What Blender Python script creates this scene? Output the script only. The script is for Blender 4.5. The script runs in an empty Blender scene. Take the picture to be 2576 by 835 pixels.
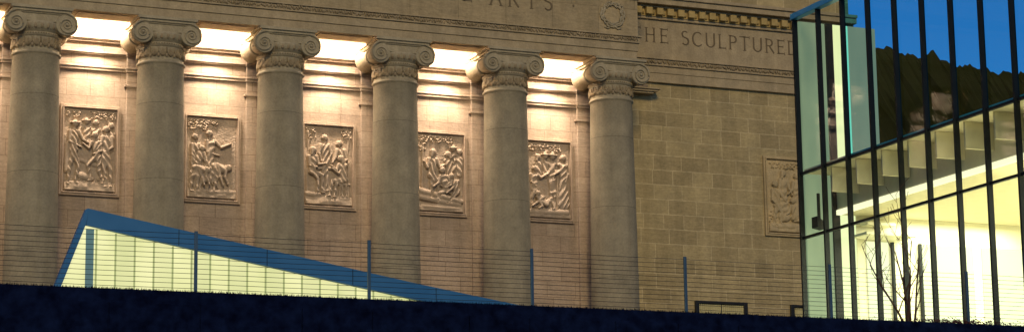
import bpy, bmesh, math, random
import numpy as np
from mathutils import Matrix, Vector
random.seed(7); rng=np.random.RandomState(3)
S=4.3
sc=bpy.context.scene
# ---------------------------------------------------------------- materials
def newmat(n):
    m=bpy.data.materials.new(n); m.use_nodes=True
    nt=m.node_tree; nt.nodes.clear()
    o=nt.nodes.new('ShaderNodeOutputMaterial')
    return m,nt,o
def N(nt,t,**k):
    n=nt.nodes.new(t)
    for a,b in k.items():
        if hasattr(n,a): setattr(n,a,b)
        else: n.inputs[a].default_value=b
    return n
def c4(c): return (c[0],c[1],c[2],1)
def noise_col(nt,vec,scale,c1,c2,detail=6,p0=.3,p1=.7):
    n=N(nt,'ShaderNodeTexNoise'); n.inputs['Scale'].default_value=scale; n.inputs['Detail'].default_value=detail
    nt.links.new(vec,n.inputs['Vector'])
    r=N(nt,'ShaderNodeValToRGB'); r.color_ramp.elements[0].position=p0; r.color_ramp.elements[1].position=p1
    r.color_ramp.elements[0].color=c4(c1); r.color_ramp.elements[1].color=c4(c2)
    nt.links.new(n.outputs['Fac'],r.inputs['Fac'])
    return r.outputs['Color'],n.outputs['Fac']
def stone(name,c1,c2,mort,bw=1.2,bh=.57,msize=.012,rough=.85,brick=True,bumpn=.25,drum=False,bias=0.0):
    m,nt,o=newmat(name); L=nt.links.new
    b=N(nt,'ShaderNodeBsdfPrincipled'); b.inputs['Roughness'].default_value=rough
    b.inputs['Specular IOR Level'].default_value=.2
    tc=N(nt,'ShaderNodeTexCoord'); sp=N(nt,'ShaderNodeSeparateXYZ'); L(tc.outputs['Object'],sp.inputs[0])
    col,fac=noise_col(nt,tc.outputs['Object'],1.3,[x*.86 for x in (1,1,1)],(1.1,1.08,1.04))
    mx=N(nt,'ShaderNodeMix',data_type='RGBA',blend_type='MULTIPLY'); mx.inputs['Factor'].default_value=1
    fine,ff=noise_col(nt,tc.outputs['Object'],14,(.88,.88,.88),(1.1,1.1,1.1),8)
    mx2=N(nt,'ShaderNodeMix',data_type='RGBA',blend_type='MULTIPLY'); mx2.inputs['Factor'].default_value=1
    mps=N(nt,'ShaderNodeMapping'); mps.inputs['Scale'].default_value=(2.2,2.2,.16); L(tc.outputs['Object'],mps.inputs[0])
    stc,_s=noise_col(nt,mps.outputs[0],1.6,(.88,.87,.84),(1.05,1.05,1.05),5,.35,.6)
    mx5=N(nt,'ShaderNodeMix',data_type='RGBA',blend_type='MULTIPLY'); mx5.inputs['Factor'].default_value=.7
    bump=N(nt,'ShaderNodeBump'); bump.inputs['Strength'].default_value=bumpn; bump.inputs['Distance'].default_value=.03
    if brick:
        cb=N(nt,'ShaderNodeCombineXYZ')
        ad=N(nt,'ShaderNodeMath',operation='ADD'); L(sp.outputs[0],ad.inputs[0]); L(sp.outputs[1],ad.inputs[1])
        L(ad.outputs[0],cb.inputs[0]); L(sp.outputs[2],cb.inputs[1])
        bt=N(nt,'ShaderNodeTexBrick'); L(cb.outputs[0],bt.inputs['Vector'])
        bt.inputs['Color1'].default_value=c4(c1); bt.inputs['Color2'].default_value=c4(c2); bt.inputs['Mortar'].default_value=c4(mort)
        bt.inputs['Scale'].default_value=1; bt.inputs['Mortar Size'].default_value=msize; bt.inputs['Mortar Smooth'].default_value=.1
        bt.inputs['Brick Width'].default_value=bw; bt.inputs['Row Height'].default_value=bh; bt.inputs['Bias'].default_value=bias
        bt.offset=.5; bt.offset_frequency=2; bt.squash=.72; bt.squash_frequency=3
        wv=N(nt,'ShaderNodeTexNoise'); wv.inputs['Scale'].default_value=5; wv.inputs['Detail'].default_value=8; wv.inputs['Distortion'].default_value=1.2
        mp=N(nt,'ShaderNodeMapping'); mp.inputs['Scale'].default_value=(.5,1,3); mp.inputs['Rotation'].default_value=(0,.5,0)
        L(tc.outputs['Object'],mp.inputs[0]); L(mp.outputs[0],wv.inputs['Vector'])
        rr=N(nt,'ShaderNodeValToRGB'); rr.color_ramp.elements[0].position=.35; rr.color_ramp.elements[1].position=.62
        rr.color_ramp.elements[0].color=(.86,.86,.84,1); rr.color_ramp.elements[1].color=(1.06,1.05,1.03,1)
        L(wv.outputs['Fac'],rr.inputs['Fac'])
        m3=N(nt,'ShaderNodeMix',data_type='RGBA',blend_type='MULTIPLY'); m3.inputs['Factor'].default_value=1
        L(bt.outputs['Color'],m3.inputs[6]); L(rr.outputs[0],m3.inputs[7])
        base=m3.outputs[2]
        L(ff,bump.inputs['Height'])
    else:
        base,_=noise_col(nt,tc.outputs['Object'],3.1,c1,c2)
        if drum:
            md=N(nt,'ShaderNodeMath',operation='MODULO'); L(sp.outputs[2],md.inputs[0]); md.inputs[1].default_value=2.62
            lt=N(nt,'ShaderNodeMath',operation='LESS_THAN'); L(md.outputs[0],lt.inputs[0]); lt.inputs[1].default_value=.022
            m4=N(nt,'ShaderNodeMix',data_type='RGBA',blend_type='MIX'); L(lt.outputs[0],m4.inputs[0]); L(base,m4.inputs[6]); m4.inputs[7].default_value=c4([x*.7 for x in c1])
            base=m4.outputs[2]
        L(ff,bump.inputs['Height'])
    L(base,mx.inputs[6]); L(col,mx.inputs[7]); L(mx.outputs[2],mx2.inputs[6]); L(fine,mx2.inputs[7])
    L(mx2.outputs[2],mx5.inputs[6]); L(stc,mx5.inputs[7])
    L(mx5.outputs[2],b.inputs['Base Color']); L(bump.outputs[0],b.inputs['Normal']); L(b.outputs[0],o.inputs[0])
    return m
def plain(name,c1,c2=None,rough=.6,metal=0,scale=4,bump=.1,spec=.4):
    c2=c2 or [x*1.25 for x in c1]
    m,nt,o=newmat(name); L=nt.links.new
    b=N(nt,'ShaderNodeBsdfPrincipled'); b.inputs['Roughness'].default_value=rough; b.inputs['Metallic'].default_value=metal
    b.inputs['Specular IOR Level'].default_value=spec
    tc=N(nt,'ShaderNodeTexCoord'); col,f=noise_col(nt,tc.outputs['Object'],scale,c1,c2)
    L(col,b.inputs['Base Color'])
    if bump:
        bp=N(nt,'ShaderNodeBump'); bp.inputs['Strength'].default_value=bump; bp.inputs['Distance'].default_value=.05; L(f,bp.inputs['Height']); L(bp.outputs[0],b.inputs['Normal'])
    L(b.outputs[0],o.inputs[0]); return m
def glow(name,c1,c2,strength,scale=.6,stretch=(1,1,.3)):
    m,nt,o=newmat(name); L=nt.links.new
    e=N(nt,'ShaderNodeEmission'); e.inputs['Strength'].default_value=strength
    tc=N(nt,'ShaderNodeTexCoord'); mp=N(nt,'ShaderNodeMapping'); mp.inputs['Scale'].default_value=stretch
    L(tc.outputs['Object'],mp.inputs[0]); col,f=noise_col(nt,mp.outputs[0],scale,c1,c2,3)
    L(col,e.inputs['Color'])
    g=N(nt,'ShaderNodeBsdfDiffuse'); g.inputs['Color'].default_value=(.12,.14,.11,1)
    a=N(nt,'ShaderNodeAddShader'); L(e.outputs[0],a.inputs[0]); L(g.outputs[0],a.inputs[1]); L(a.outputs[0],o.inputs[0]); return m
def glass(name,tint,refl=1.0):
    m,nt,o=newmat(name); L=nt.links.new
    t=N(nt,'ShaderNodeBsdfTransparent'); t.inputs[0].default_value=c4(tint)
    g=N(nt,'ShaderNodeBsdfGlossy'); g.inputs['Roughness'].default_value=.02; g.inputs['Color'].default_value=(.8,.9,1,1)
    f=N(nt,'ShaderNodeFresnel'); f.inputs[0].default_value=1.4
    mu=N(nt,'ShaderNodeMath',operation='MULTIPLY'); L(f.outputs[0],mu.inputs[0]); mu.inputs[1].default_value=refl
    mx=N(nt,'ShaderNodeMixShader'); L(mu.outputs[0],mx.inputs[0]); L(t.outputs[0],mx.inputs[1]); L(g.outputs[0],mx.inputs[2]); L(mx.outputs[0],o.inputs[0]); return m

M_wall=stone('colonnade_limestone',(.41,.335,.27),(.35,.28,.225),(.25,.19,.145),1.15,.57,.010)
M_right=stone('facade_limestone',(.43,.355,.20),(.32,.262,.148),(.56,.47,.29),1.2,.57,.014,bias=-.15)
M_smooth=stone('entablature_limestone',(.35,.285,.185),(.42,.345,.225),None,brick=False)
M_entab=stone('entablature_block_limestone',(.40,.325,.205),(.35,.285,.18),(.22,.18,.11),2.6,1.45,.009)
M_col=stone('column_limestone',(.27,.238,.17),(.325,.288,.205),None,brick=False,drum=True)
M_cap=stone('capital_limestone',(.33,.29,.205),(.39,.34,.24),None,brick=False,bumpn=.4)
M_rel=stone('relief_limestone',(.37,.30,.235),(.43,.35,.275),None,brick=False,bumpn=.3)
M_let=plain('shaded_letter_stone',(.13,.10,.06),rough=.9,bump=0)  # strokes are raised; dark colour stands in for the shade inside cut letters
M_carve=stone('carved_limestone',(.24,.19,.115),(.37,.30,.20),None,brick=False,bumpn=.6)
M_gold=stone('dentil_limestone',(.40,.30,.125),(.47,.36,.16),None,brick=False)
M_frame=plain('dark_window_bronze',(.012,.011,.01),rough=.45,metal=.3)
M_mull=plain('dark_mullion_steel',(.006,.009,.011),(.010,.014,.016),rough=.5,metal=.2,bump=0,spec=.2)
M_post=plain('post_steel',(.05,.09,.13),rough=.4,metal=.7,bump=0)
M_cable=plain('cable_steel',(.03,.035,.045),rough=.5,metal=.5,bump=0)
M_fascia=plain('blue_roof_metal',(.015,.12,.30),(.03,.15,.34),rough=.5,metal=.25,scale=1.5,bump=.03)
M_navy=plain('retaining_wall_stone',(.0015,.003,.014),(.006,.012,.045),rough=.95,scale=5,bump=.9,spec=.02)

# ---------------------------------------------------------------- mesh helpers
def empty(n,loc=(0,0,0)):
    e=bpy.data.objects.new(n,None); sc.collection.objects.link(e); e.location=loc; return e
class MB:
    def __init__(s): s.v=[]; s.f=[]
    def box(s,x0,x1,y0,y1,z0,z1):
        n=len(s.v); s.v+=[(x0,y0,z0),(x1,y0,z0),(x1,y1,z0),(x0,y1,z0),(x0,y0,z1),(x1,y0,z1),(x1,y1,z1),(x0,y1,z1)]
        s.f+=[tuple(n+i for i in q) for q in ((0,3,2,1),(4,5,6,7),(0,1,5,4),(1,2,6,5),(2,3,7,6),(3,0,4,7))]
    def hexa(s,P):
        n=len(s.v); s.v+=list(P); s.f+=[tuple(n+i for i in q) for q in ((0,3,2,1),(4,5,6,7),(0,1,5,4),(1,2,6,5),(2,3,7,6),(3,0,4,7))]
    def lathe(s,prof,c=(0,0,0),axis='z',n=32,a0=0,a1=2*math.pi,cap=True):
        b=len(s.v); full=abs(a1-a0-2*math.pi)<1e-6; m=n if full else n+1
        for r,h in prof:
            for i in range(m):
                a=a0+(a1-a0)*i/n; p=(r*math.cos(a),r*math.sin(a))
                if axis=='z': s.v.append((c[0]+p[0],c[1]+p[1],c[2]+h))
                else: s.v.append((c[0]+p[0],c[1]+h,c[2]-p[1]))
        for j in range(len(prof)-1):
            for i in range(n):
                k=(i+1)%m; s.f.append((b+j*m+i,b+j*m+k,b+(j+1)*m+k,b+(j+1)*m+i))
        if cap and full:
            s.f.append(tuple(b+i for i in range(m))[::-1]); s.f.append(tuple(b+(len(prof)-1)*m+i for i in range(m)))
    def tube(s,pts,rad,n=6,caps=True):
        b=len(s.v); P=[Vector(p) for p in pts]
        up=Vector((0,0,1))
        for i,p in enumerate(P):
            t=(P[min(i+1,len(P)-1)]-P[max(i-1,0)]).normalized()
            a=t.cross(up) if abs(t.dot(up))<.95 else t.cross(Vector((1,0,0))); a.normalize(); c=t.cross(a)
            r=rad[i] if hasattr(rad,'__len__') else rad
            for k in range(n):
                q=p+(a*math.cos(2*math.pi*k/n)+c*math.sin(2*math.pi*k/n))*r; s.v.append(tuple(q))
        for i in range(len(P)-1):
            for k in range(n):
                l=(k+1)%n; s.f.append((b+i*n+k,b+i*n+l,b+(i+1)*n+l,b+(i+1)*n+k))
        if caps: s.f.append(tuple(b+k for k in range(n))[::-1]); s.f.append(tuple(b+(len(P)-1)*n+k for k in range(n)))
    def ell(s,c,r,rot=None,nu=8,nv=5):
        b=len(s.v); R=rot or Matrix.Identity(3)
        for j in range(nv+1):
            t=math.pi*j/nv
            for i in range(nu):
                a=2*math.pi*i/nu; p=R@Vector((r[0]*math.sin(t)*math.cos(a),r[1]*math.sin(t)*math.sin(a),r[2]*math.cos(t)))
                s.v.append((c[0]+p.x,c[1]+p.y,c[2]+p.z))
        for j in range(nv):
            for i in range(nu):
                k=(i+1)%nu; s.f.append((b+j*nu+i,b+(j+1)*nu+i,b+(j+1)*nu+k,b+j*nu+k))
    def prism(s,poly,y0,y1):
        n=len(poly); b=len(s.v); s.v+=[(x,y0,z) for x,z in poly]+[(x,y1,z) for x,z in poly]
        s.f.append(tuple(range(b,b+n))); s.f.append(tuple(range(b+n,b+2*n))[::-1])
        for i in range(n): k=(i+1)%n; s.f.append((b+i,b+n+i,b+n+k,b+k))
    def mesh(s,name,mat,smooth=False,bev=0):
        me=bpy.data.meshes.new(name); me.from_pydata(s.v,[],s.f); me.materials.append(mat)
        bm=bmesh.new(); bm.from_mesh(me); bmesh.ops.recalc_face_normals(bm,faces=bm.faces); bm.to_mesh(me); bm.free()
        if smooth:
            me.polygons.foreach_set('use_smooth',[True]*len(me.polygons))
        return me
    def obj(s,name,mat,parent=None,smooth=False,bev=0,loc=(0,0,0),auto=False):
        me=s.mesh(name,mat,smooth)
        return link(name,me,parent,loc,bev)
def link(name,me,parent=None,loc=(0,0,0),bev=0):
    o=bpy.data.objects.new(name,me); sc.collection.objects.link(o); o.location=loc
    if parent: o.parent=parent
    if bev:
        b=o.modifiers.new('bev','BEVEL'); b.width=bev; b.segments=2; b.limit_method='ANGLE'
    return o
def light(name,kind,loc,target,energy,color,parent=None,**k):
    l=bpy.data.lights.new(name,kind); l.energy=energy; l.color=color
    for a,b in k.items(): setattr(l,a,b)
    o=bpy.data.objects.new(name,l); sc.collection.objects.link(o); o.location=loc
    o.rotation_euler=(Vector(target)-Vector(loc)).to_track_quat('-Z','Y').to_euler()
    if parent: o.parent=parent
    return o

# ================================================================ MUSEUM
mus=empty('museum_building')
X0,X1=-9.5,22.25
ZT=6.8
w=MB(); w.box(X0-12,22.6,2.0,4.5,ZT,22.6); w.obj('colonnade_wall',M_wall,mus)
w=MB(); w.box(22.6,33.0,2.4,4.5,ZT,25.6); w.box(22.6,33.0,4.5,30,ZT,25.6); w.box(X0-12,22.6,4.5,30,22.6,25.6)
w.obj('wing_wall',M_right,mus)
w=MB()
for i in range(-2,6):
    w.box(i*S-.92,i*S+.92,1.88,1.998,ZT,20.9)
    w.box(i*S-1.0,i*S+1.0,1.85,1.997,19.2,19.28)
w.obj('pilasters',M_wall,mus,bev=.012)
w=MB()
for z0,z1,p in [(19.72,19.82,.07),(19.82,19.87,.10),(20.28,20.33,.07),(20.33,20.38,.10),(20.72,20.78,.08),(20.78,20.82,.11),(20.82,20.85,.135)]:
    for i in range(-2,6):
        w.box(i*S-.95,i*S+.95,1.88-p*.6,1.99,z0-.001,z1+.001)
    w.box(X0-12,22.9 if z0<20.7 else 23.6,2.0-p,2.02,z0,z1)
w.obj('wall_mouldings',M_wall,mus,bev=.012)
YS=1.12
w=MB()
w.box(X0-12,X1-.04,.0,YS-.04,21.3,21.6); w.box(X0-12,X1,-.04,YS,21.6,21.9)
w.obj('architrave',M_smooth,mus,bev=.015)
w=MB(); w.box(X0-12,X1,-.04,2.38,22.17,23.6); w.box(X0-12,X1,YS,2.38,21.95,22.165); w.box(22.0,X1,YS,1.98,21.3,21.94)
w.obj('frieze',M_entab,mus)
w=MB()
w.box(X0-12,X1+.06,-.10,2.36,21.9,21.955); w.box(X0-12,X1+.12,-.16,2.36,22.12,22.17)
w.box(X0-12,X1+.05,-.09,1.5,21.957,22.118)
for z0,z1,p in [(23.6,23.75,.12),(23.95,24.05,.35),(24.05,24.45,.5),(24.45,24.6,.55),(24.6,25.8,.0)]:
    w.box(X0-12,X1+p,-.04-p,4.0,z0,z1)
w.obj('portico_cornice',M_smooth,mus,bev=.012)
w=MB()
for i in range(-2,5):
    w.box(i*S+1.25,(i+1)*S-1.25,.2,.9,21.27,21.297)
w.obj('soffit_panels',M_smooth,mus,bev=.008)
def leafrow(x0,x1,y,z,step,r,mat,name):
    w=MB(); x=x0
    while x<x1:
        R=Matrix.Rotation(random.uniform(-.9,.9),3,'Y')
        w.ell((x,y+random.uniform(-.01,.01),z+random.uniform(-.025,.025)),(r*random.uniform(.35,.6),.045,r*random.uniform(.8,1.1)),R,6,4)
        x+=step*random.uniform(.75,1.25)
    w.obj(name,mat,mus,smooth=True)
leafrow(X0,X1,-.10,22.04,.085,.085,M_carve,'carved_leaf_moulding')
w=MB()
w.box(22.6,33,2.30,2.42,21.15,21.45); w.box(22.6,33,2.27,2.42,21.45,21.72)
w.box(22.6,33,2.20,2.42,21.72,21.77); w.box(22.6,33,2.15,2.42,21.97,22.02); w.box(22.6,33,2.22,2.42,21.77,21.97)
w.box(22.6,33,2.26,2.42,21.08,21.15)
w.box(22.6,33,2.28,2.42,22.02,23.55)
w.box(22.6,33,2.18,2.42,23.55,23.66)
w.box(22.6,33,2.05,2.42,23.98,24.06); w.box(22.6,33,1.80,2.42,24.06,24.28); w.box(22.6,33,1.72,2.42,24.28,24.40)
w.obj('wing_entablature',M_smooth,mus,bev=.012)
leafrow(22.4,33,2.2,21.87,.09,.085,M_carve,'wing_leaf_moulding')
w=MB(); x=22.75
while x<33:
    w.box(x,x+.27,1.98,2.30,23.70,23.97); w.ell((x+.36,2.12,23.80),(.06,.08,.1)); x+=.46
w.obj('dentils',M_gold,mus,bev=.012)
w=MB(); w.box(22.6,33,2.14,2.40,23.66,23.98); w.obj('dentil_bed',M_gold,mus)
w=MB(); w.box(22.3,23.9,2.0,2.42,20.55,20.62); w.box(22.3,24.05,1.93,2.42,20.62,20.70); w.box(22.3,24.15,1.86,2.42,20.70,20.76)
w.obj('anta_ledge',M_smooth,mus,bev=.01)

# ---- column shafts
w=MB(); prof=[(1.02,ZT),(1.02,ZT+.25),(.93,ZT+.3)]
for k in range(14):
    t=k/13; z=ZT+.35+t*(19.70-ZT-.35); prof.append((.915-.13*t**1.6,z))
prof+=[(.80,19.72),(.835,19.75),(.835,19.80),(.80,19.83),(.775,19.85)]
w.lathe(prof,n=56)
shaft=w.mesh('shaft',M_col,True)
# ---- capital
w=MB()
w.lathe([(.775,19.84),(.785,20.30),(.82,20.33),(.85,20.38),(.85,20.42),(.83,20.45),(.90,20.52),(.97,20.62),(.98,20.72),(.9,20.8)],n=48)
zc=20.73; hv=.85
yb=-.85
for sx in (-1,1):
    w.lathe([(.355,yb+.0),(.375,yb+.03),(.375,yb+.13),(.34,yb+.2),(.30,yb+.45),(.26,yb+.72),(.31,yb+.76),(.31,yb+.94),(.26,yb+.98),(.30,yb+1.25),(.34,yb+1.5),(.375,yb+1.57),(.375,yb+1.67),(.355,yb+1.7)],c=(sx*hv,0,zc),axis='y',n=36)
    for yf,dy in ((yb-.004,-1),(yb+1.704,1)):
        pts=[];rad=[]
        for k in range(90):
            a=k/89*2.6*2*math.pi; r=.385*math.exp(-a*.118)
            ang=math.pi/2-a*1.0
            pts.append((sx*hv+sx*r*math.cos(ang),yf+dy*.03*(1-k/120),zc+r*math.sin(ang))); rad.append(.036*(1-k/130))
        w.tube(pts,rad,6)
        w.ell((sx*hv,yf+dy*.02,zc),(.055,.05,.055))
for y0,y1 in ((yb+.03,yb+.2),(yb+1.5,yb+1.67)):
    w.box(-hv,hv,y0,y1,20.80,21.08)
w.box(-.9,.9,yb+.2,yb+1.5,20.74,21.1)
for yy in (yb-.015,yb+1.715):
    w.tube([(x*hv,yy+.03,21.085) for x in (-1,-.5,0,.5,1)],.035,6)
    w.tube([(x,yy+.04,20.83-.05*(1-(x/.6)**2)) for x in np.linspace(-.6,.6,9)],.028,6)
w.box(-.98,.98,yb-.06,yb+1.76,21.11,21.20); w.box(-1.04,1.04,yb-.12,yb+1.82,21.20,21.297)
cap1=w.mesh('capital',M_cap,True)
w=MB()
for k in range(28):
    a=2*math.pi*k/28
    w.ell((.93*math.cos(a),.93*math.sin(a),20.64),(.065,.065,.11),None,8,5)
    w.tube([(.97*math.cos(a+.112),.97*math.sin(a+.112),20.74),(.9*math.cos(a+.112),.9*math.sin(a+.112),20.53)],.016,4)
for k in range(18):
    a=2*math.pi*k/18
    for q,(da,dz,h) in enumerate([(-.09,.02,.10),(-.045,.06,.14),(0,.09,.17),(.045,.06,.14),(.09,.02,.10)]):
        aa=a+da; w.tube([(.79*math.cos(a+da*.2),.79*math.sin(a+da*.2),19.95),(.82*math.cos(aa),.82*math.sin(aa),20.03+dz),(.81*math.cos(a+da*1.5),.81*math.sin(a+da*1.5),20.03+dz+h*.8)],[.014,.028,.014],5)
    a2=a+math.pi/18
    w.ell((.8*math.cos(a2),.8*math.sin(a2),20.0),(.055,.055,.08)); w.tube([(.80*math.cos(a2),.80*math.sin(a2),20.05),(.81*math.cos(a2),.81*math.sin(a2),20.28)],.022,4)
for k in range(60):
    a=2*math.pi*k/60; w.ell((.845*math.cos(a),.845*math.sin(a),20.40),(.03,.03,.028),None,6,4)
cap2=w.mesh('capital_carving',M_carve,True)
for i in range(-2,6):
    p=(i*S,.85,0)
    link('column_shaft',shaft,mus,p).rotation_euler=(0,0,i*1.3)
    c=link('ionic_capital',cap1,mus,p); e=c.modifiers.new('es','EDGE_SPLIT'); e.split_angle=math.radians(40)
    link('capital_carving',cap2,mus,p)

# ---- letters
def arc(cx,cy,rx,ry,a0,a1,n=10): return [(cx+rx*math.cos(math.radians(a0+(a1-a0)*i/n)),cy+ry*math.sin(math.radians(a0+(a1-a0)*i/n))) for i in range(n+1)]
GL={'T':(.78,[[(.39,0),(.39,1)],[(0,.97),(.78,.97)]]),
'H':(.82,[[(.12,0),(.12,1)],[(.70,0),(.70,1)],[(.12,.52),(.70,.52)]]),
'E':(.62,[[(.1,0),(.1,1)],[(.1,.97),(.58,.97)],[(.1,.52),(.48,.52)],[(.1,.03),(.6,.03)]]),
'F':(.6,[[(.1,0),(.1,1)],[(.1,.97),(.58,.97)],[(.1,.52),(.48,.52)]]),
'I':(.25,[[(.12,0),(.12,1)]]),
'N':(.82,[[(.1,0),(.1,1)],[(.1,1),(.72,0)],[(.72,0),(.72,1)]]),
'S':(.58,[arc(.29,.76,.22,.22,40,270,12)+arc(.29,.27,.25,.25,90,-140,12)]),
'C':(.82,[arc(.47,.5,.40,.49,48,312,18)]),
'U':(.8,[[(.1,1),(.1,.35)]+arc(.4,.33,.3,.31,180,360,12)+[(.7,1)]]),
'L':(.6,[[(.1,0),(.1,1)],[(.1,.03),(.58,.03)]]),
'P':(.62,[[(.1,0),(.1,1)],[(.1,.97)]+arc(.33,.73,.24,.24,90,-90,10)+[(.1,.49)]]),
'R':(.72,[[(.1,0),(.1,1)],[(.1,.97)]+arc(.33,.74,.23,.23,90,-90,10)+[(.1,.51)],[(.32,.5),(.68,0)]]),
'D':(.82,[[(.1,0),(.1,1)],[(.1,.97)]+arc(.3,.5,.44,.47,90,-90,14)+[(.1,.03)]]),
'A':(.8,[[(.05,0),(.4,1)],[(.4,1),(.75,0)],[(.18,.36),(.62,.36)]]),
'.':(.2,[[(.1,.45),(.1,.58)]])}
def letters(txt,x0,x1,z,h,y,name):
    ws=[GL[c][0]*h if c!=' ' else h*.6 for c in txt]; gap=((x1-x0)-sum(ws))/max(1,len(txt)-1)
    w=MB(); x=x0
    for c,wd in zip(txt,ws):
        if c!=' ':
            for st in GL[c][1]:
                for k in range(len(st)-1):
                    a=Vector(st[k])*h; b=Vector(st[k+1])*h; d=(b-a).normalized(); vert=abs(d.y)>.7
                    t=(.055 if vert else .034)*h; n=Vector((-d.y,d.x))*t; e=d*t*.3
                    P=[a-n-e,b-n+e,b+n+e,a+n-e]
                    w.prism([(x+q.x,z+q.y) for q in P],y-.012-.0007*k,y+.01)
                if len(st)==2:
                    for q in st:
                        a=Vector(q)*h
                        if abs(st[0][1]-st[1][1])>.6: w.box(x+a.x-.12*h,x+a.x+.12*h,y-.0105,y+.01,z+a.y-.02*h,z+a.y+.02*h)
                        elif q[0]>.3 and c in 'TEFL': w.box(x+a.x-.02*h,x+a.x+.02*h,y-.0095,y+.01,z+a.y-.1*h,z+a.y+.1*h)
        x+=wd+gap
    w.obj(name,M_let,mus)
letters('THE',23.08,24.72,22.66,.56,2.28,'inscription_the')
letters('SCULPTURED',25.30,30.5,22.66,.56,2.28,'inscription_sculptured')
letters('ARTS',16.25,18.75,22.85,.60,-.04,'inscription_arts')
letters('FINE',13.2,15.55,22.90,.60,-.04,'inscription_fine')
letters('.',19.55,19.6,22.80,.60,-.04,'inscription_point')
w=MB()
for k in range(150):
    a=2*math.pi*k/150; r=.42+random.uniform(-.09,.09)
    R=Matrix.Rotation(-a+random.uniform(-.6,.6),3,'Y')
    w.ell((21.2+r*math.cos(a),-.075,22.92+r*math.sin(a)),(.03,.05,.08),R,6,4)
w.tube([(21.2,-.06,22.5),(21.0,-.07,22.38),(20.85,-.06,22.42)],.03,5); w.tube([(21.2,-.06,22.5),(21.4,-.07,22.38),(21.55,-.06,22.42)],.03,5)
w.obj('carved_wreath',M_cap,mus,smooth=True)

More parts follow.
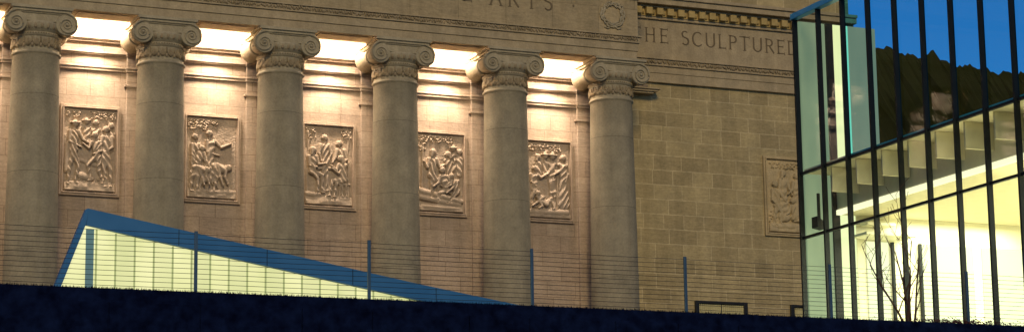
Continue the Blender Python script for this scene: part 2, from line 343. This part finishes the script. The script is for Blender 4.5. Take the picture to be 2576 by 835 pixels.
# ---- relief panels
def vnoise(X,Y,sc_,seed):
    r=np.random.RandomState(seed); G=r.rand(64,64)
    x=X*sc_;y=Y*sc_; xi=np.floor(x).astype(int);yi=np.floor(y).astype(int);fx=x-xi;fy=y-yi
    fx=fx*fx*(3-2*fx);fy=fy*fy*(3-2*fy)
    g=lambda a,b:G[a%64,b%64]
    return (g(xi,yi)*(1-fx)+g(xi+1,yi)*fx)*(1-fy)+(g(xi,yi+1)*(1-fx)+g(xi+1,yi+1)*fx)*fy
def relief(cx,z0,y,people,trees,props,seed,amp=1.0,full=True):
    W,H=2.08*.86,3.16*.905; nx,nz=160,246
    U,V=np.meshgrid(np.linspace(0,1,nx),np.linspace(0,1.6,nz))
    h=.02*vnoise(U,V,5,seed)+.008*vnoise(U,V,40,seed+1)
    def cap(h,a,b,ra,rb,lay,k=.75):
        ax,ay=a;bx,by=b; dx,dy=bx-ax,by-ay; L=dx*dx+dy*dy+1e-9
        t=np.clip(((U-ax)*dx+(V-ay)*dy)/L,0,1); r=ra+(rb-ra)*t
        d2=(U-ax-t*dx)**2+(V-ay-t*dy)**2
        q=np.sqrt(np.clip(r*r-d2,0,None))*k
        return np.maximum(h,np.where(d2<r*r,lay+q,-1))
    g=.16+.04*vnoise(U,V*0,6,seed+5)
    h=np.maximum(h,np.where(V<g,.035+.03*vnoise(U,V,12,seed+6)*(g-V>0)+.25*np.clip(g-V,0,.1),-1))
    for (tx,ty,rx,ry,n) in trees:
        r=np.random.RandomState(seed+int(tx*100)); 
        for _ in range(n):
            a=(tx+rx*r.uniform(-1,1),ty+ry*r.uniform(-1,1)); an=r.uniform(0,6.28); b=(a[0]+.03*math.cos(an),a[1]+.03*math.sin(an))
            h=cap(h,a,b,.018,.006,.02+.03*r.rand(),1.2)
    for (a,b,ra,rb,lay) in props: h=cap(h,a,b,ra,rb,lay)
    for P in people:
        s=P.get('s',.056); lay=P.get('lay',.03); hd=P['hd'];ch=P['ch'];pv=P['pv']
        f=np.full_like(h,-1.0)
        side=P.get('f',1)
        f=cap(f,ch,pv,s*1.45,s*1.2,lay)
        f=cap(f,(ch[0]-s*1.1,ch[1]+s*.5),(ch[0]+s*1.1,ch[1]+s*.5),s*.8,s*.8,lay)
        f=cap(f,hd,ch,s*.5,s*.7,lay)
        for j,(kn,ft) in enumerate(P.get('legs',[])):
            o=(pv[0]+(-1)**j*s*.4*-1,pv[1])
            f=cap(f,o,kn,s*1.0,s*.65,lay+.01); f=cap(f,kn,ft,s*.62,s*.36,lay+.01); f=cap(f,ft,(ft[0]+side*s*.9,ft[1]-s*.1),s*.36,s*.25,lay+.02)
        if P.get('robe'):
            for ft in P['robe']: f=cap(f,pv,ft,s*1.4,s*1.7,lay,.5)
        fold=np.where(f>0,1,0)*(.013*np.sin(70*(U*math.cos(seed+hd[0]*9)+V*.55)+6*vnoise(U,V,5,seed+9)))
        f=f+fold
        f=cap(f,(hd[0],hd[1]-s*.15),(hd[0],hd[1]+s*.25),s*.85,s*.92,lay+.03,.9)
        f=cap(f,(hd[0]+side*s*.8,hd[1]),(hd[0]+side*s*.9,hd[1]-s*.15),s*.22,s*.2,lay+.04,1)
        if P.get('hat')=='helm':
            f=cap(f,(hd[0]-s*1.2,hd[1]+s*.35),(hd[0]+s*1.2,hd[1]+s*.45),s*.3,s*.3,lay+.07); f=cap(f,(hd[0],hd[1]+s*.5),(hd[0],hd[1]+s*.8),s*.9,s*.6,lay+.05)
        elif P.get('hat')=='hair':
            f=cap(f,(hd[0]-side*s*.5,hd[1]+s*.4),(hd[0]-side*s*.8,hd[1]-s*1.4),s*.6,s*.45,lay+.06)
        elif P.get('hat')=='brim':
            f=cap(f,(hd[0]-s*1.5,hd[1]+s*.6),(hd[0]+s*1.5,hd[1]+s*.55),s*.25,s*.25,lay+.08); f=cap(f,(hd[0],hd[1]+s*.8),(hd[0],hd[1]+s*1.2),s*.75,s*.6,lay+.05)
        else: f=cap(f,(hd[0]-side*s*.25,hd[1]+s*.45),(hd[0]-side*s*.6,hd[1]+s*.1),s*.75,s*.6,lay+.045)
        for j,(el,ha) in enumerate(P.get('arms',[])):
            sh=(ch[0]+(s*1.3 if j==0 else -s*1.3),ch[1]+s*.6)
            f=cap(f,sh,el,s*.62,s*.48,lay+.035); f=cap(f,el,ha,s*.46,s*.3,lay+.045); f=cap(f,ha,(ha[0]+(ha[0]-el[0])*.12,ha[1]+(ha[1]-el[1])*.12),s*.36,s*.25,lay+.05)
        h=np.where(f>0,f,h)
    h[1:-1,1:-1]=(h[1:-1,1:-1]*4+h[:-2,1:-1]+h[2:,1:-1]+h[1:-1,:-2]+h[1:-1,2:])/8
    e=np.minimum(np.minimum(U,1-U),np.minimum(V,1.6-V)); h*=np.clip(e/.015,0,1)
    hh=h*1.55*amp
    ox=cx-W/2; oz=z0+(3.16-H)/2
    vs=np.stack([ox+U*W,(y-.02)-hh,oz+V/1.6*H],-1).reshape(-1,3)
    fs=[(j*nx+i,j*nx+i+1,(j+1)*nx+i+1,(j+1)*nx+i) for j in range(nz-1) for i in range(nx-1)]
    me=bpy.data.meshes.new('relief_carving'); me.from_pydata(vs.tolist(),[],fs); me.materials.append(M_rel if full else M_right_rel)
    me.polygons.foreach_set('use_smooth',[True]*len(me.polygons)); link('relief_carving',me,mus)
    w=MB()
    X=1.04; Z0=z0; Z1=z0+3.16
    for o,i,p in ((0,.075,.07*amp+.03),(.075,.115,.12*amp+.02),(.115,.15,.05)):
        a,b,c,d=cx-X+o,cx+X-o,Z0+o,Z1-o; t=i-o
        w.box(a,a+t,y-p,y+.01,c,d); w.box(b-t,b,y-p,y+.01,c,d); w.box(a+t,b-t,y-p+.002,y+.01,c,c+t); w.box(a+t,b-t,y-p+.002,y+.01,d-t,d)
    w.obj('relief_frame',M_wall_plain if full else M_right_rel,mus,bev=.01)
M_wall_plain=stone('frame_limestone',(.38,.30,.235),(.44,.35,.275),None,brick=False)
M_right_rel=stone('wing_relief_limestone',(.43,.345,.20),(.50,.40,.235),None,brick=False)
ZP=15.31
def bayc(i): return (i+.5)*S
D=dict
relief(bayc(0),ZP,2.0,[
 D(hd=(.42,1.36),ch=(.43,1.2),pv=(.43,1.0),hat='helm',lay=.015),
 D(hd=(.60,1.34),ch=(.61,1.18),pv=(.61,.95),f=-1,lay=.015),
 D(hd=(.90,1.30),ch=(.91,1.12),pv=(.9,.85),f=-1,lay=.015),
 D(hd=(.20,1.30),ch=(.19,1.12),pv=(.18,.80),hat='helm',arms=[((.36,1.0),(.50,.92)),((.10,.95),(.30,.86))],legs=[((.28,.5),(.22,.16)),((.12,.5),(.08,.14))],lay=.04,s=.062),
 D(hd=(.58,1.10),ch=(.60,.93),pv=(.64,.68),f=-1,arms=[((.72,.80),(.58,.74)),((.47,.84),(.36,.92))],legs=[((.46,.52),(.52,.22)),((.68,.40),(.78,.18))],lay=.05),
 D(hd=(.80,1.22),ch=(.82,1.04),pv=(.80,.72),f=-1,arms=[((.92,.88),(.78,.78)),((.70,.92),(.62,.82))],legs=[((.78,.42),(.84,.12)),((.90,.42),(.92,.12))],lay=.05,s=.062),
 ],[(.75,1.5,.25,.08,60),(.15,1.5,.15,.06,25),(.5,.2,.3,.06,30)],[((.3,.62),(.62,.52),.05,.04,.02),((.08,.9),(.05,.4),.05,.07,.02),((.35,.3),(.55,.25),.08,.05,.02)],11)
relief(bayc(1),ZP,2.0,[
 D(hd=(.45,1.28),ch=(.48,1.10),pv=(.46,.78),arms=[((.68,1.02),(.86,1.10)),((.40,.92),(.62,.86))],robe=[(.38,.40),(.52,.42)],lay=.04,s=.062),
 D(hd=(.16,1.20),ch=(.17,1.02),pv=(.14,.72),arms=[((.28,.88),(.36,.72)),((.10,.85),(.22,.7))],legs=[((.18,.45),(.14,.16)),((.08,.45),(.06,.15))],lay=.04),
 D(hd=(.30,.98),ch=(.26,.86),pv=(.20,.62),arms=[((.38,.74),(.46,.60))],legs=[((.30,.42),(.26,.16))],lay=.05),
 D(hd=(.84,.62),ch=(.72,.60),pv=(.56,.66),arms=[((.76,.44),(.82,.30)),((.66,.44),(.72,.28))],legs=[((.60,.42),(.54,.14)),((.48,.42),(.40,.14))],lay=.05,s=.06),
 D(hd=(.40,.55),ch=(.30,.56),pv=(.18,.60),arms=[((.38,.42),(.44,.28)),((.30,.4),(.34,.26))],legs=[((.22,.38),(.2,.14)),((.1,.38),(.08,.14))],lay=.06,s=.06),
 ],[(.2,1.46,.2,.1,90),(.5,1.52,.1,.04,20),(.8,.2,.15,.06,20)],[((.16,1.4),(.1,.9),.02,.03,.02),((.48,.8),(.62,.22),.014,.014,.07),((.36,.78),(.52,.28),.012,.012,.07),((.1,.12),(.9,.14),.05,.06,.04)],23)
relief(bayc(2),ZP,2.0,[
 D(hd=(.42,1.36),ch=(.42,1.18),pv=(.43,.90),arms=[((.55,1.04),(.50,.92)),((.30,1.04),(.34,.9))],legs=[((.46,.6),(.46,.3)),((.38,.6),(.38,.3))],lay=.02,s=.06),
 D(hd=(.72,1.26),ch=(.76,1.10),pv=(.80,.80),f=-1,arms=[((.88,.95),(.76,.86)),((.64,.98),(.58,.88))],legs=[((.78,.5),(.80,.2)),((.86,.5),(.88,.2))],lay=.03,s=.06),
 D(hd=(.18,1.10),ch=(.16,.93),pv=(.16,.66),hat='hair',arms=[((.28,.82),(.42,.84)),((.1,.78),(.24,.76))],legs=[((.36,.60),(.36,.26)),((.28,.52),(.26,.22))],lay=.05,s=.06),
 D(hd=(.74,.96),ch=(.78,.80),pv=(.82,.54),f=-1,hat='hair',arms=[((.70,.66),(.58,.74)),((.66,.72),(.56,.8))],legs=[((.58,.50),(.52,.20)),((.66,.46),(.62,.18))],lay=.05,s=.06),
 ],[(.88,1.48,.12,.1,25),(.12,1.45,.12,.1,20)],[((.28,.74),(.62,.76),.03,.03,.05),((.5,.7),(.5,.3),.02,.02,.02),((.72,.44),(.94,.44),.02,.02,.07),((.74,.42),(.72,.14),.015,.015,.06),((.93,.9),(.92,.14),.018,.018,.05),((.05,.7),(.05,.2),.02,.02,.04),((.06,.22),(.3,.2),.06,.05,.03),((.95,1.5),(.9,1.05),.04,.02,.01),((.05,1.5),(.08,1.1),.04,.02,.01)],37)
relief(bayc(3),ZP,2.0,[
 D(hd=(.78,1.32),ch=(.80,1.16),pv=(.80,.9),f=-1,hat='helm',lay=.02),
 D(hd=(.92,1.26),ch=(.92,1.1),pv=(.92,.8),f=-1,lay=.02),D(hd=(.66,1.2),ch=(.68,1.04),pv=(.7,.8),f=-1,hat='hair',lay=.02),
 D(hd=(.34,1.22),ch=(.33,1.04),pv=(.30,.74),hat='hair',arms=[((.48,.92),(.58,.98)),((.2,.9),(.14,1.02))],legs=[((.46,.62),(.42,.36)),((.3,.5),(.3,.3))],lay=.04,s=.064),
 D(hd=(.52,.86),ch=(.56,.70),pv=(.62,.46),f=-1,arms=[((.70,.62),(.58,.52)),((.44,.6),(.34,.52))],legs=[((.46,.38),(.42,.22))],lay=.05,s=.06),
 D(hd=(.72,.74),ch=(.80,.62),pv=(.86,.42),f=-1,arms=[((.74,.5),(.62,.40)),((.70,.56),(.60,.5))],legs=[((.74,.32),(.68,.2))],lay=.05),
 ],[(.4,1.5,.38,.06,90),(.1,1.35,.08,.1,25)],[((.12,1.35),(.08,.5),.014,.014,.05),((.02,.42),(.95,.24),.07,.05,.06),((.02,.3),(.9,.16),.07,.05,.05),((.3,.7),(.9,.22),.012,.012,.09),((.1,.1),(.9,.08),.05,.05,.05)],41)
relief(bayc(4),ZP,2.0,[
 D(hd=(.28,1.28),ch=(.28,1.12),pv=(.28,.86),lay=.02,hat='hair'),D(hd=(.44,1.3),ch=(.44,1.14),pv=(.44,.9),hat='brim',lay=.02),
 D(hd=(.60,1.30),ch=(.58,1.12),pv=(.58,.82),hat='brim',arms=[((.5,.96),(.40,.9)),((.66,.98),(.6,.84))],legs=[((.56,.52),(.54,.2)),((.64,.52),(.64,.2))],lay=.03,s=.06),
 D(hd=(.84,1.28),ch=(.84,1.10),pv=(.84,.78),f=-1,arms=[((.72,.98),(.62,.92)),((.94,.94),(.88,.78))],robe=[(.82,.3),(.88,.3)],lay=.04,s=.062),
 D(hd=(.20,1.02),ch=(.18,.86),pv=(.16,.6),arms=[((.32,.84),(.46,.92)),((.1,.74),(.2,.66))],legs=[((.3,.46),(.28,.2)),((.12,.4),(.1,.16))],lay=.05),
 D(hd=(.24,.50),ch=(.30,.40),pv=(.44,.30),f=-1,arms=[((.2,.3),(.12,.24)),((.34,.24),(.26,.2))],legs=[((.56,.40),(.62,.2))],lay=.06),
 ],[(.4,1.48,.4,.07,110),(.15,.2,.12,.08,20)],[((.5,1.0),(.9,1.02),.02,.02,.07),((.7,.9),(.7,.2),.014,.014,.07),((.1,.12),(.9,.14),.06,.07,.05),((.05,.7),(.1,.3),.05,.06,.03)],53)
relief(29.82,15.36,2.4,[
 D(hd=(.40,1.30),ch=(.40,1.12),pv=(.40,.8),hat='hair',arms=[((.54,.96),(.60,.84)),((.28,.95),(.34,.8))],robe=[(.36,.35),(.44,.35)],lay=.03,s=.065),
 D(hd=(.18,1.05),ch=(.2,.88),pv=(.22,.6),arms=[((.34,.8),(.42,.7)),((.1,.7),(.2,.6))],legs=[((.34,.45),(.3,.2)),((.16,.4),(.14,.15))],lay=.04,s=.065),
 D(hd=(.72,1.26),ch=(.72,1.08),pv=(.7,.78),f=-1,arms=[((.82,.9),(.72,.8)),((.6,.95),(.5,.86))],robe=[(.66,.35),(.76,.35)],lay=.04,s=.065),
 D(hd=(.6,.7),ch=(.62,.55),pv=(.66,.35),f=-1,arms=[((.7,.4),(.6,.3)),((.5,.45),(.44,.4))],lay=.05,s=.06),
 ],[(.5,1.48,.42,.07,60),(.12,.3,.1,.2,20)],[((.1,.14),(.9,.14),.06,.06,.04)],61,amp=1.0,full=False)

# ---- basement windows
M_curt=plain('window_curtain',(.40,.37,.19),(.52,.48,.26),rough=.9,scale=3,bump=0)
for n,(a,b) in enumerate([(25.62,27.85),(29.80,32.0)]):
    w=MB(); z0,z1=10.6,12.70
    w.box(a-.02,a+.14,2.30,2.44,z0,z1); w.box(b-.14,b+.02,2.30,2.44,z0,z1); w.box(a+.14,b-.14,2.303,2.44,z1-.10,z1)
    w.box(a+.14,b-.14,2.303,2.44,z0,z0+.1); w.box((a+b)/2-.015,(a+b)/2+.015,2.34,2.36,z0+.1,z1-.10)
    w.obj('window_frame',M_frame,mus,bev=.01)
    w=MB(); x=a+.18
    while x<b-.14:
        w.tube([(x,2.41,z0+.1),(x,2.41,z1-.105)],.045,8); x+=.09
    w.obj('window_curtain',M_curt,mus,smooth=True)

# ---- colonnade lamps
M_lamp=glow('lamp_tube',(1,.90,.76),(1,.94,.82),24)
WARM=(1,.765,.56)
M_house=plain('lamp_housing',(.25,.2,.14),rough=.6,bump=0)
for i in range(-2,5):
    cx=bayc(i)
    w=MB(); w.box(cx-1.3,cx+1.3,1.22,1.44,21.72,21.80); w.obj('lamp_diffuser',M_lamp,mus,bev=.02)
    w=MB(); w.box(cx-1.34,cx+1.34,1.20,1.46,21.80,21.94); w.obj('lamp_housing',M_house,mus)
    light('colonnade_wash','AREA',(cx,1.33,21.68),(cx,1.8,16),290,WARM,mus,shape='RECTANGLE',size=2.6,size_y=.2)
    light('colonnade_spot','SPOT',(cx,1.2,21.2),(cx,2.0,17.4),1750,WARM,mus,spot_size=math.radians(74),spot_blend=1,shadow_soft_size=.3)

# ================================================================ GLASS BUILDING
gb=empty('glass_lobby_building')
GX=16.86; GY=-20.53; P_=1.25; nb=12; GYE=GY-P_*nb
w=MB()
for i in range(nb+1):
    y=GY-P_*i; w.box(GX-.11,GX+.03,y-.035,y+.035,ZT,17.34)
w.obj('mullions',M_mull,gb)
w=MB()
for z in (11.2,12.98): w.box(GX-.06,GX+.028,GYE-.03,GY+.03,z-.035,z+.035)
w.obj('transoms',M_mull,gb)
M_edge=plain('roof_edge_metal',(.04,.30,.55),rough=.35,metal=.3,bump=0)
w=MB(); w.box(GX-.16,GX+.05,GYE-.04,GY+.04,17.34,17.5); w.obj('roof_edge',M_edge,gb,bev=.01)
M_gu=glass('upper_pane_glass',(.18,.72,1.0),.035); M_gl=glass('lower_pane_glass',(.93,.98,.93),.06)
def sheet(name,vs,mat,par):
    me=bpy.data.meshes.new(name); me.from_pydata(vs,[],[(0,1,2,3)]); me.materials.append(mat); return link(name,me,par)
YB=GY-2*P_
sheet('upper_glass',[(GX,GYE,13.0),(GX,YB,13.0),(GX,YB,17.34),(GX,GYE,17.34)],M_gu,gb)
sheet('upper_glass_clear',[(GX,YB,13.0),(GX,GY,13.0),(GX,GY,17.34),(GX,YB,17.34)],M_gl,gb)
sheet('lower_glass',[(GX,GYE,ZT),(GX,GY,ZT),(GX,GY,12.96),(GX,GYE,12.96)],M_gl,gb)
M_chA=glow('channel_glass_dim',(.13,.19,.12),(.22,.29,.17),1.0,scale=1.2)
M_chB=glow('channel_glass_bright',(.78,.86,.42),(.95,1.0,.55),1.0,scale=1.2)
M_chC=glow('channel_glass_grey',(.55,.20,.10),(.85,.27,.13),1.0,scale=1.2)
M_cream=plain('lobby_plaster',(.62,.60,.45),(.66,.64,.49),rough=.8,bump=0)
M_ceil=plain('lobby_ceiling',(.55,.50,.34),(.6,.55,.38),rough=.8,bump=0)
def b1(name,args,mat,par,bev=0):
    w=MB(); w.box(*args); return w.obj(name,mat,par,bev=bev)
b1('end_wall_dim',(16.92,17.75,GY-.05,GY+.15,ZT,17.3),M_chA,gb)
b1('end_wall_post',(17.76,17.98,GY-.10,GY+.2,ZT,17.3),M_mull,gb)
b1('end_wall_bright',(17.99,18.5,GY-.05,GY+.15,ZT,17.3),M_chB,gb)
b1('end_wall_grey',(18.51,19.4,GY-.05,GY+.15,13.105,17.3),M_chC,gb)
b1('lobby_end_wall',(18.51,26,GY-.05,GY+.15,ZT,12.97),M_cream,gb)
b1('lobby_back_wall',(26.01,26.3,GYE,GY+.15,ZT,12.97),M_cream,gb)
b1('lobby_floor',(16.9,26,GYE,GY-.06,ZT+.005,ZT+.1),M_cream,gb)
b1('upper_slab',(18.52,26.3,GYE,GY+.15,12.985,13.1),M_ceil,gb)
b1('slab_edge',(16.92,18.51,GYE,GY-.06,12.985,13.1),M_ceil,gb)
b1('lobby_ceiling',(18.0,26,GYE,GY-.06,11.9,12.1),M_ceil,gb)
b1('ceiling_upstand',(17.9,17.99,GYE,GY-.06,12.02,12.97),M_ceil,gb)
M_strip=glow('cove_light',(1,.93,.58),(1,.95,.64),1.2)
b1('cove_light_strip',(17.86,17.99,GYE,GY-.06,11.88,12.015),M_strip,gb)
M_pan=glow('lit_wall_panel',(1,.98,.55),(1,1,.66),1.05)
w=MB()
for a,b in ((18.8,19.5),(20.6,22.3),(22.6,24.0)): w.box(a,b,GY-.10,GY-.051,ZT+.1,11.2)
w.obj('lit_wall_panels',M_pan,gb)
w=MB(); w.box(18.3,19.9,GY-.9,GY-.12,11.25,11.33); w.box(18.6,19.5,GY-.5,GY-.12,11.6,11.68); w.obj('door_canopy',M_cream,gb,bev=.01)
w=MB(); w.box(19.55,19.63,GY-.2,GY-.11,ZT+.1,11.2); w.box(20.45,20.53,GY-.2,GY-.11,ZT+.1,11.2); w.obj('door_frame',M_mull,gb)
w=MB(); w.prism([(17.0,11.75),(17.35,11.55),(17.25,11.4),(17.0,11.45)],GY-.5,GY-.2); w.box(17.1,17.18,GY-.4,GY-.34,11.6,12.4); w.obj('wall_speaker',M_mull,gb,bev=.01)
w=MB()
for k in range(1,nb,1): w.box(17.05,17.89,GY-P_*k-.03,GY-P_*k+.03,12.3,12.97)
w.obj('ceiling_fins',M_ceil,gb)
for k in range(3):
    light('lobby_downlight','AREA',(21.5,GY-2.5-4.5*k,11.8),(21.5,GY-2.5-4.5*k,6),850,(1,.96,.70),gb,size=4)
light('cavity_light','AREA',(17.4,GY-7.5,11.2),(17.5,GY-7.5,13),60,(1,.85,.5),gb,shape='RECTANGLE',size=.5,size_y=14)

# ================================================================ LENS SKYLIGHT (wedge)
le=empty('glass_wedge_pavilion'); YL=-30
M_lens=glow('channel_glass_lit',(.68,.70,.29),(.90,.88,.45),1.0,scale=.9,stretch=(1,1,.6))
M_lens2=glow('channel_glass_pale',(.62,.65,.28),(.80,.79,.39),1.0,scale=.9,stretch=(1,1,.6))
M_seam=glow('channel_glass_seam',(.26,.30,.11),(.38,.41,.16),1.0)
M_strut=glow('channel_glass_strut',(.03,.09,.12),(.05,.13,.14),1.0)
top=lambda x: 9.25-.173*(x+5.05) if x<2 else 9.25-.173*7.05-.155*(x-2)
xs=list(np.linspace(-5.05,10.8,17))
th_=.34
poly=[(-5.9,6.8)]+[(-5.09,8.93)]+[(x,top(x)-th_) for x in xs[1:] if top(x)-th_>6.8]
xe=poly[-1][0]; poly+=[(xe+.3,6.8)]
w=MB(); w.prism(poly,YL,YL+.1); w.obj('lit_channel_glass',M_lens,le)
w=MB(); w2=MB(); x=-4.85; k=0
while x<7:
    w.box(x-.017,x+.017,YL-.02,YL-.001,6.8,top(x)-th_-.01)
    if k%2: w2.prism([(x+.02,6.8),(x+.365,6.8),(x+.365,top(x+.365)-th_-.01),(x+.02,top(x+.02)-th_-.01)],YL-.012,YL-.001)
    x+=.385; k+=1
w.obj('channel_seams',M_seam,le); w2.obj('channel_panels',M_lens2,le)
w=MB(); w.box(-5.06,-4.90,YL-.014,YL-.001,6.8,8.86); w.obj('corner_strut',M_strut,le)
up=[(-5.05,9.25)]+[(x,top(x)) for x in xs[1:]]; lo=[(x,z-th_) for x,z in up]; lo[0]=(-5.08,8.92)
w=MB(); sh=2.6
for k in range(len(up)-1):
    w.prism([lo[k],lo[k+1],up[k+1],up[k]],YL-.12,YL-.03)
    (xa,za),(xb,zb)=up[k],up[k+1]
    w.hexa([(xa,YL-.03,za-.06),(xb,YL-.03,zb-.06),(xb+sh,YL+6,zb-.06),(xa+sh,YL+6,za-.06),(xa,YL-.03,za),(xb,YL-.03,zb),(xb+sh,YL+6,zb),(xa+sh,YL+6,za)])
w.obj('roof_fascia',M_fascia,le)
w=MB()
for k in range(1,9):
    x=xs[0]+k*1.83; w.box(x-.006,x+.006,YL-.125,YL-.11,top(x)-th_+.01,top(x)-.005)
w.obj('fascia_joints',M_mull,le)
w=MB(); w.prism([(-6.02,6.8),(-5.88,6.8),(-5.085,8.95),(-5.051,9.25),(-5.10,9.23)],YL-.13,YL+.02); w.obj('raking_edge',M_fascia,le)
w=MB(); w.v+=[(-5.95,YL+.02,6.8),(-5.06,YL+.02,9.18),(-5.06+sh,YL+6,9.18),(-5.95+sh,YL+6,6.8)]; w.f.append((0,1,2,3)); w.obj('raking_side',M_fascia,le)

# ================================================================ TERRACE, WALL, FENCE
g=MB(); g.box(-90,90,-36.15,70,-.2,ZT); g.obj('terrace',plain('terrace_paving',(.06,.06,.055),rough=.9),None)
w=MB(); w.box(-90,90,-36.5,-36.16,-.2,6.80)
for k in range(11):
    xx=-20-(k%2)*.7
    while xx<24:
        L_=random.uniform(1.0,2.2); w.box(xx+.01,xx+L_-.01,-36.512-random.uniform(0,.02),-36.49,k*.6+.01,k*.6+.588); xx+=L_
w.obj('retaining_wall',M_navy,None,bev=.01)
b1('ground',(-1500,1500,-1500,1500,-.3,-.21),plain('ground_soil',(.03,.035,.02),rough=1),None)
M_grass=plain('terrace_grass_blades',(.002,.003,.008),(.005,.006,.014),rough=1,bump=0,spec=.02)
w=MB()
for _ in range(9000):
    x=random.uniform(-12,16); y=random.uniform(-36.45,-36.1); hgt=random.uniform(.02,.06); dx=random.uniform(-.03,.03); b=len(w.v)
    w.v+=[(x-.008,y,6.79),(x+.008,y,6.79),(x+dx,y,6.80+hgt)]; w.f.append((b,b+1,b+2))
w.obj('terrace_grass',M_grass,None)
fe=empty('cable_fence'); FX,FS,FY=-4.47,3.17,-35.96
w=MB()
for i in range(-3,8):
    if i==-1: continue
    x=FX+i*FS; w.box(x-.028,x+.028,FY-.02,FY+.02,6.8,7.93)
    w.box(x-.06,x+.06,FY-.05,FY+.05,6.8,6.815)
w.obj('posts',M_post,fe,bev=.004)
w=MB()
for k in range(12):
    z=6.93+k*.086
    for i in range(-3,7):
        a=FX+i*FS; sag=.006
        w.tube([(a,FY,z),(a+FS/2,FY,z-sag),(a+FS,FY,z)],.0045,5,False)
w.obj('cables',M_cable,fe)
# ================================================================ SAPLING
M_bark=plain('sapling_bark',(.045,.018,.012),(.08,.035,.02),rough=.8,scale=20)
w=MB(); random.seed(5)
def branch(p,d,l,r,dep):
    pts=[p];rad=[r]; q=Vector(p); v=Vector(d).normalized()
    n=6
    for k in range(n):
        v=(v+Vector((random.uniform(-.16,.16),random.uniform(-.1,.1),random.uniform(-.03,.12)))).normalized(); q=q+v*l/n; pts.append(tuple(q)); rad.append(max(.005,r*(1-.6*(k+1)/n)))
        if dep>0 and k>=1:
            sg=random.choice((-1,1)); dd=Vector((sg*random.uniform(.5,1.1),random.uniform(-.5,.5),random.uniform(.8,1.5)))
            branch(tuple(q),dd,l*random.uniform(.32,.5),rad[-1]*.65,dep-1)
    w.tube(pts,rad,5)
for j,(dx,l,dp) in enumerate([(.02,1.9,2),(-.38,1.5,2),(.42,1.5,1),(-.12,1.6,1)]):
    branch((11.22+.05*j,-34.0,6.8),(dx,0,1),l*1.15,.030,dp)
w.obj('bare_sapling',M_bark,None)
w=MB()
for _ in range(700):
    x=random.gauss(11.0,.6); y=random.uniform(-36.4,-35.9); b=len(w.v); z=6.8+abs(random.gauss(0,.05)); a=random.uniform(0,6.28); r=.025
    w.v+=[(x,y,z),(x+r*math.cos(a),y-.01,z+r),(x+r*math.cos(a)-r,y+.01,z+r*1.4)]; w.f.append((b,b+1,b+2))
w.obj('red_groundcover',plain('red_leaves',(.05,.010,.010),rough=.8,bump=0),None)

# ================================================================ HILL (added, stands in for the dark reflection in the upper glass)
w=MB(); nx_,ny_=220,14
def ridge(x): 
    z=57.3-.1*(x-107) if x<124 else 55.6-.02*(x-124)
    if x<100: z=58
    return z
for j in range(ny_):
    t=j/(ny_-1)
    for i in range(nx_):
        x=80+i*70/(nx_-1); 
        z=ridge(x)*t**1.4
        z+= (random.uniform(-.18,.18)+.3*math.sin(x*1.9)*math.sin(x*.77)+.8*max(0,1-abs(x-117)/.6)) if t>.95 else random.uniform(-.8,.8)
        w.v.append((x,60+60*t+(random.uniform(-.6,.6) if t<.95 else 0),z))
for j in range(ny_-1):
    for i in range(nx_-1): b=j*nx_+i; w.f.append((b,b+1,b+nx_+1,b+nx_))
w.obj('reflection_hill',plain('reflection_hill_dark',(.10,.030,.006),(.15,.045,.010),rough=1,scale=.3,bump=0,spec=0),None)

# ================================================================ LIGHT, SKY
wd=bpy.data.worlds.new('World'); sc.world=wd; wd.use_nodes=True; nt=wd.node_tree
bg=nt.nodes['Background']; sky=nt.nodes.new('ShaderNodeTexSky'); sky.sky_type='NISHITA'; sky.sun_disc=False
el=math.radians(26); az=math.radians(195)
sky.sun_elevation=el; sky.sun_rotation=az; sky.ozone_density=8; sky.air_density=1.0; sky.dust_density=.1
nt.links.new(sky.outputs[0],bg.inputs[0]); bg.inputs[1].default_value=.075
d=Vector((math.sin(az)*math.cos(el),math.cos(az)*math.cos(el),math.sin(el)))
sl=bpy.data.lights.new('flood_sun','SUN'); sl.energy=1.45; sl.angle=math.radians(14); sl.color=(1,.74,.36)  # warm directional lamp added in place of the exterior floodlights
so=bpy.data.objects.new('flood_sun',sl); sc.collection.objects.link(so); so.location=(-30,-90,40); so.rotation_euler=d.to_track_quat('Z','Y').to_euler()

# ================================================================ CAMERA
a,p,r,f=.40842,.18885,-.0139,5700.47
fw=Vector((math.sin(a)*math.cos(p),math.cos(a)*math.cos(p),math.sin(p))); ri=Vector((math.cos(a),-math.sin(a),0)); u=ri.cross(fw)
R=ri*math.cos(r)+u*math.sin(r); U_=-ri*math.sin(r)+u*math.cos(r)
cd=bpy.data.cameras.new('camera'); cam=bpy.data.objects.new('camera',cd); sc.collection.objects.link(cam)
m=Matrix((R,U_,-fw)).transposed().to_4x4(); m.translation=Vector((-14.81607,-73.6648,1.6)); cam.matrix_world=m
cd.lens=f/2576*36; cd.sensor_width=36; cd.sensor_fit='HORIZONTAL'; cd.clip_end=5000; cd.clip_start=.5
sc.camera=cam
sc.view_settings.view_transform='Standard'; sc.view_settings.look='None'; sc.view_settings.exposure=0; sc.view_settings.gamma=1
